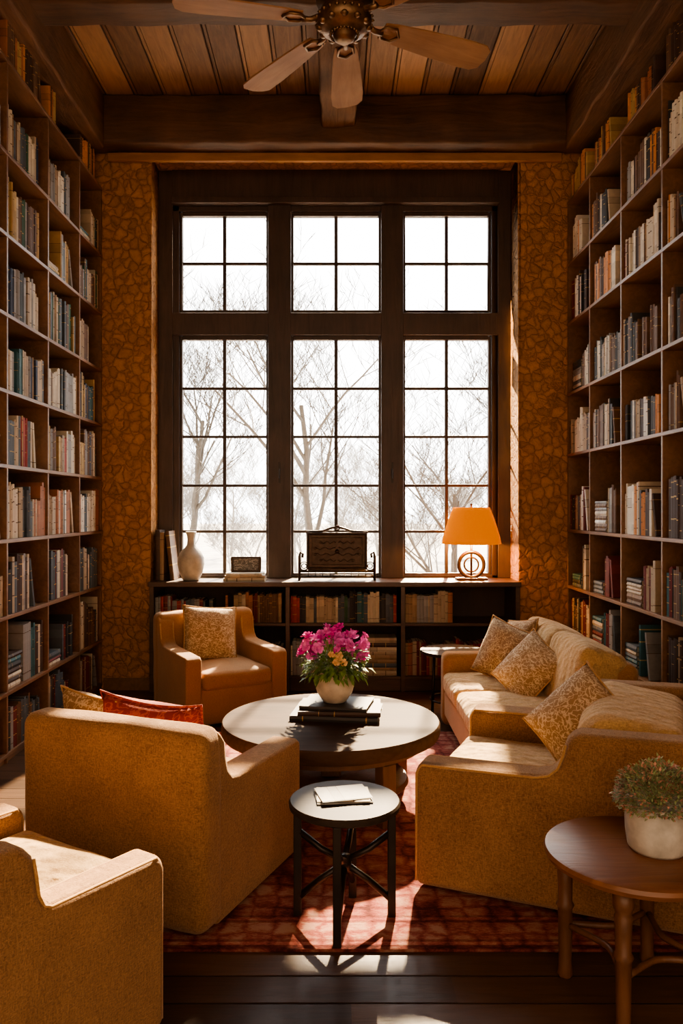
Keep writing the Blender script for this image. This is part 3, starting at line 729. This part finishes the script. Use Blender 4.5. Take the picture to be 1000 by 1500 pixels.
build('pot',G().lathe(sc_([(0,0),(.083,0),(.093,.012),(.100,.06),(.101,.10),(.099,.135),(.103,.145),(.101,.155),(.090,.155),(.088,.14),(0,.135)]),40),M_creampot,parent=pp,smooth=True)
lg=G()
for i in range(4200):
    a=q.uniform(0,6.283);el=math.asin(q.uniform(-.15,1));rad=q.uniform(.6,1.1)**.5
    d=Vector((math.cos(a)*math.cos(el),math.sin(a)*math.cos(el),math.sin(el)))
    lump=1+.2*noise.noise(d*4)
    p=Vector((d.x*.118*rad*lump,d.y*.118*rad*lump,.148+d.z*.108*rad*lump))
    leaf_add(lg,p,d+Vector((q.uniform(-.9,.9),q.uniform(-.9,.9),q.uniform(-.3,.7))),q.uniform(.010,.018),q.uniform(.003,.005),1 if q.random()<.3 else 0)
for i in range(60):
    a=q.uniform(0,6.283);e=q.uniform(.3,1.4);lg.tube([(0,0,.13),(.05*math.cos(a)*math.cos(e),.05*math.sin(a)*math.cos(e),.13+.06*math.sin(e)),(.11*math.cos(a)*math.cos(e),.11*math.sin(a)*math.cos(e),.145+.1*math.sin(e))],.0012,3)
o=build('foliage',lg,[M_leafo,M_leafr],parent=pp);o['kind']='stuff'

# ------------------------------------------------------------------ things on low bookcase
zt=.9005
v=root('vase',(-1.20,6.56,zt),0,'cream ceramic bottle vase with narrow neck on low bookcase','vase')
build('vase_body',G().lathe([(0,0),(.06,0),(.07,.008),(.098,.07),(.112,.14),(.108,.19),(.085,.24),(.05,.275),(.034,.30),(.030,.34),(.034,.375),(.044,.40),(.042,.408),(.03,.40),(.024,.36),(0,.35)],40),M_cream,parent=v,smooth=True)
zz=zt
for (w,d,t,rot,c) in ((.34,.24,.026,0,'cream'),(.33,.22,.022,3,'beige'),(.30,.21,.018,-2,'ivory')):
    flat_book(-.745,6.57,zz,w,d,t,rot,c,'%s book stacked flat on the low bookcase top'%c,'stacked books on low bookcase');zz+=t+.0006
pf=root('picture_frame',(-.745,6.58,zz),0,'small dark framed picture standing on stacked books','picture frame')
fg=G();M=Matrix.Rotation(math.radians(-8),4,'X')
fg.box(-.125,.125,0,.02,0,.016,M=M).box(-.125,.125,0,.02,.114,.13,M=M).box(-.125,-.105,0,.02,.016,.114,M=M).box(.105,.125,0,.02,.016,.114,M=M)
build('frame',fg,M_iron,parent=pf,bevel=.003)
build('picture',G().box(-.105,.105,.008,.014,.016,.114,M=M),damask('grey_print',(.16,.15,.13),(.45,.42,.38),22),parent=pf)
pl=root('decorative_plaque',(.02,6.60,zt),0,'ornate dark bronze relief plaque on a scrolled iron stand','ornament')
g=G().box(-.255,.255,0,.03,.085,.40).box(-.235,.235,-.012,0,.105,.38)
def ring(cx,cz,r,y,rad,n=16): return [(cx+r*math.cos(2*math.pi*k/n),y,cz+r*math.sin(2*math.pi*k/n)) for k in range(n)]
build('plaque',g,M_iron,parent=pl,bevel=.004)
g=G()
g.tube([(-.245,-.012,.095),(.245,-.012,.095),(.245,-.012,.39),(-.245,-.012,.39)],.011,6,True)
g.tube([(-.21,-.013,.13),(.21,-.013,.13),(.21,-.013,.355),(-.21,-.013,.355)],.004,6,True)
for row,zr in enumerate((.315,.265,.215,.165)):
    L_=.17 if row in(1,2) else .12
    for sx in (-1,1):
        pts=[(sx*(.012+L_*t/8),-.014,zr+.010*math.sin(t*1.6+row)) for t in range(9)];g.tube(pts,.0045,6)
        g.tube([(sx*(.015+L_)+.010*math.cos(k),-.014,zr+.010*math.sin(k)) for k in range(6)],.0035,5,True)
g.lathe([(0,0),(.018,.004),(.010,.010),(0,.012)],12,M=Matrix.Translation((0,-.012,.24))@Matrix.Rotation(math.pi/2,4,'X'))
build('relief_ornament',g,M_iron,parent=pl,smooth=True)
g=G()
g.tube([(-.26,.015,.40),(-.12,.015,.41),(-.05,.015,.435),(0,.015,.445),(.05,.015,.435),(.12,.015,.41),(.26,.015,.40)],.010,8)
g.tube(ring(0,.435,.02,.015,.006),.007,6,True)
build('crest',g,M_iron,parent=pl,smooth=True)
g=G()
for sx in (-1,1):
    x=sx*.315
    g.tube([(x,-.05,0),(x,-.05,.20),(x*.97,-.05,.235),(x*.9,-.05,.22),(x*.92,-.05,.19)],.010,8)
    g.tube([(x,.07,0),(x,.07,.20)],.009,8)
    g.tube([(x,-.05,.17),(x,.07,.17)],.008,8);g.tube([(x,-.05,.02),(x,.07,.02)],.008,8)
    for rr_,cz in ((.035,.12),(.02,.12)): g.tube(ring(x-sx*.04,cz,rr_,-.05,.005),.005,6,True)
for zz_ in (.03,.075): 
    for yy in (-.05,.07): g.tube([(-.315,yy,zz_),(.315,yy,zz_)],.008,8)
for k in range(9): g.tube([(-.24+.06*k,-.05,.03),(-.24+.06*k,-.05,.075)],.004,6)
g.tube([(-.25,-.05,.075),(-.25,.07,.075)],.006,6);g.tube([(.25,-.05,.075),(.25,.07,.075)],.006,6)
build('stand',g,M_iron,parent=pl,smooth=True)
tl=root('table_lamp',(1.145,6.58,zt),0,'bronze ring-base table lamp with glowing amber shade','table lamp')
build('lamp_base',G().box(-.13,.13,-.055,.055,0,.022),M_ironlamp,parent=tl,bevel=.005)
g=G().tube(ring(0,.130,.105,0,.016,32),.016,8,True);g.tube(ring(0,.130,.060,0,.008,24),.008,8,True)
build('lamp_ring',g,M_ironlamp,parent=tl,smooth=True)
build('lamp_stem',G().tube([(0,0,.02),(0,0,.42)],.010,10),M_ironlamp,parent=tl,smooth=True)
g=G();n=56;vs=[];fs=[]
for i,(rr_,zz_) in enumerate(((.245,.305),(.235,.36),(.215,.43),(.190,.51),(.165,.575),(.150,.61))):
    for j in range(n):
        a=2*math.pi*j/n;k=1+.008*math.cos(14*2*a)
        vs.append((rr_*k*math.cos(a),rr_*k*math.sin(a),zz_))
for i in range(5):
    for j in range(n): fs.append((i*n+j,i*n+(j+1)%n,(i+1)*n+(j+1)%n,(i+1)*n+j))
g.add(vs,fs);sh=build('lamp_shade',g,M_shade,parent=tl,smooth=True)
sd=sh.modifiers.new('s','SOLIDIFY');sd.thickness=.003
build('finial',G().lathe([(.0,.60),(.012,.605),(.006,.62),(.012,.635),(0,.645)],12).tube([(0,0,.42),(0,0,.61)],.004,6),M_ironlamp,parent=tl,smooth=True)
build('bulb',G().lathe([(0,.40),(.02,.41),(.035,.45),(.03,.48),(0,.50)],16),M_shade,parent=tl,smooth=True)
ld=bpy.data.lights.new('lamp_bulb','POINT');ld.energy=22;ld.color=(1,.52,.16);ld.shadow_soft_size=.04
lo=bpy.data.objects.new('lamp_bulb_light',ld);lo.location=(1.145,6.50,zt+.34);COL.objects.link(lo)
# ------------------------------------------------------------------ ceiling fan
cf=root('ceiling_fan',(.045,3.70,3.80),0,'ceiling fan with ornate brass motor and five wooden blades','ceiling fan')
build('motor_housing',G().lathe([(0,-.10),(.03,-.10),(.05,-.085),(.055,-.06),(.10,-.05),(.125,-.03),(.13,0),(.12,.03),(.09,.05),(.10,.07),(.13,.08),(.14,.11),(.12,.15),(.06,.18),(.03,.2),(0,.2)],40),M_brass,parent=cf,smooth=True)
g=G()
for k in range(12):
    a=2*math.pi*k/12;c=Vector((.115*math.cos(a),.115*math.sin(a),-.035))
    g.lathe([(0,-.012),(.012,-.010),(.02,0),(.012,.010),(0,.012)],8,c)
for k in range(24):
    a=2*math.pi*k/24;g.lathe([(0,-.008),(.009,0),(0,.008)],6,(.065*math.cos(a),.065*math.sin(a),-.068))
    g.lathe([(0,-.01),(.011,0),(0,.01)],6,(.133*math.cos(a),.133*math.sin(a),.0))
build('rosette_trim',g,M_brass,parent=cf,smooth=True)
build('downrod',G().tube([(0,0,.18),(0,0,1.0)],.014,12),M_brass,parent=cf,smooth=True)
build('canopy',G().lathe([(0,.93),(.03,.93),(.06,.97),(.075,1.03),(0,1.03)],24),M_brass,parent=cf,smooth=True)
for an in (88,24,129,190,318):
    M=Matrix.Rotation(math.radians(an),4,'Z')@Matrix.Rotation(math.radians(-10),4,'X')
    pts=[(.20,.05),(.26,.062),(.45,.078),(.66,.090),(.75,.086),(.785,.06),(.795,.0)]
    o2=pts+[(x,-y) for x,y in pts[::-1][1:]]
    n=len(o2);vs=[(x,y,-.004) for x,y in o2]+[(x,y,.004) for x,y in o2]
    fs=[tuple(range(n))[::-1],tuple(range(n,2*n))]+[(i,(i+1)%n,n+(i+1)%n,n+i) for i in range(n)]
    b=build('blade',G().add(vs,fs,0),M_blade,parent=cf,bevel=.002,seg=2);b.matrix_local=M
    br=G().tube([(.10,0,.015),(.16,0,-.012),(.20,.0,-.012)],.014,8)
    br.tube([(.18,0,-.010),(.21,.035,-.009),(.26,.04,-.009),(.29,0,-.009),(.26,-.04,-.009),(.21,-.035,-.009)],.008,6,True)
    build('blade_bracket',br,M_brass,parent=b,smooth=True)

# ------------------------------------------------------------------ outside
top(build('ground',G().box(-60,60,7.3,120,-1.0,-.8),M_snow),'pale wintry ground outside the window','ground',kind='structure')
def tree_mesh(seed,mat,H=7.0,depth=5,r0=.11,lean=0,rmin=.005):
    q=random.Random(seed);g=G()
    def br(p,d,L_,r,lv):
        pts=[p];rs=[r];k=5 if lv<2 else 3
        for i in range(k):
            d=(d+Vector((q.uniform(-1,1),q.uniform(-1,1),q.uniform(-.4,.7)))*.16).normalized()
            p=p+d*(L_/k);pts.append(p);rs.append(r*(1-.6*(i+1)/k))
        g.tube(pts,rs,5 if lv<2 else 3,cap=False)
        if lv>=depth:return
        nchild=(7 if lv==0 else 5 if lv==1 else 4 if lv<4 else 3)
        for c_ in range(nchild):
            t=.35+.65*(c_+q.random())/nchild;i=min(k-1,int(t*k));pp_=pts[i].lerp(pts[i+1],t*k-i)
            side=Vector((q.uniform(-1,1),q.uniform(-.8,.8),q.uniform(-.1,.5))).normalized()
            nd=(d*.55+side*.85+Vector((0,0,.25))).normalized()
            br(pp_,nd,L_*q.uniform(.45,.68),max(rmin,rs[i]*.55),lv+1)
    br(Vector((0,0,0)),Vector((lean,0,1)).normalized(),H*.62,r0,0)
    o=build('tree',g,mat,smooth=True,merge=False);me=o.data;bpy.data.objects.remove(o);return me
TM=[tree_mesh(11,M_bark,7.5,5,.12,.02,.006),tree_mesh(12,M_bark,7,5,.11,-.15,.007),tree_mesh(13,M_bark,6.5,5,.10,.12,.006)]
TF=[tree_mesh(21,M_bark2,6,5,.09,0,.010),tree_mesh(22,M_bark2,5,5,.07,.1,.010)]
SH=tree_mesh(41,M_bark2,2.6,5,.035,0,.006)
def tree(me,x,y,s,rz,label,grp=None,name='tree'):
    o=bpy.data.objects.new(name,me);COL.objects.link(o);o.location=(x,y,-.8);o.scale=(s,s,s);o.rotation_euler=(0,0,rz);top(o,label,name,grp)
tree(TM[0],-.45,15.0,.92,.3,'bare winter tree with spreading twigs outside the window')
tree(TM[1],-4.0,21.5,1.1,2.0,'bare winter tree with spreading twigs outside the window')
tree(TM[2],1.35,9.7,.62,.6,'small bare crooked tree with curved trunk close outside')
tree(TM[1],4.4,20.5,1.15,3.6,'tall bare winter tree outside the window')
for row,(yy,x0) in enumerate(((28,-8.5),(33,-10.3),(38,-12))):
    for i in range(6+row):
        tree(TF[(i+row)%2],x0+i*3.5+q.uniform(-.15,.15),yy+q.uniform(-.3,.3),q.uniform(.62,.80)+.04*row,q.uniform(0,6),'bare tree with haze-tinted bark in the distance outside','distant bare trees')
for i in range(5):
    tree(SH,-3.9+i*1.95+q.uniform(-.1,.1),18.6,q.uniform(.65,.85) if i in(1,2,3) else .55,q.uniform(0,6),'leafless grey shrub on the pale ground outside','leafless shrubs','shrub')
for i in range(6):
    tree(SH,-5.6+i*2.2+q.uniform(-.1,.1),25.0,q.uniform(.8,.95),q.uniform(0,6),'leafless grey shrub on the pale ground outside','leafless shrubs','shrub')

# ------------------------------------------------------------------ light
w=bpy.data.worlds.new('World');S.world=w;w.use_nodes=True;nt=w.node_tree
bg=nt.nodes['Background'];tc=N(nt,'ShaderNodeTexCoord');sp=N(nt,'ShaderNodeSeparateXYZ');nt.links.new(tc.outputs['Generated'],sp.inputs[0])
mr=N(nt,'ShaderNodeMapRange');mr.inputs[1].default_value=-.15;mr.inputs[2].default_value=.35;nt.links.new(sp.outputs['Y'],mr.inputs[0])
r=ramp(nt,[(0,(.230,.165,.110)),(1,(.99,.98,.96))]);nt.links.new(mr.outputs[0],r.inputs[0]);nt.links.new(r.outputs[0],bg.inputs[0])
bg.inputs[1].default_value=6.2
sd=bpy.data.lights.new('sun','SUN');sd.energy=28;sd.angle=math.radians(1.4);sd.color=(1,.76,.47)
so=bpy.data.objects.new('sun',sd);COL.objects.link(so)
az=math.radians(10);el=math.radians(34.6)
so.rotation_euler=Vector((-math.sin(az)*math.cos(el),-math.cos(az)*math.cos(el),-math.sin(el))).to_track_quat('-Z','Y').to_euler()
# ------------------------------------------------------------------ camera
cd=bpy.data.cameras.new('camera');cd.sensor_fit='VERTICAL';cd.sensor_height=36;cd.lens=27.6
cd.shift_x=10/1500;cd.shift_y=-5/1500;cd.clip_end=300
co=bpy.data.objects.new('camera',cd);co.location=(0,0,1.5);co.rotation_euler=(math.pi/2,0,0);COL.objects.link(co);S.camera=co
try: S.view_settings.look='AgX - Medium High Contrast';S.view_settings.exposure=.6
except Exception as e: print(e)
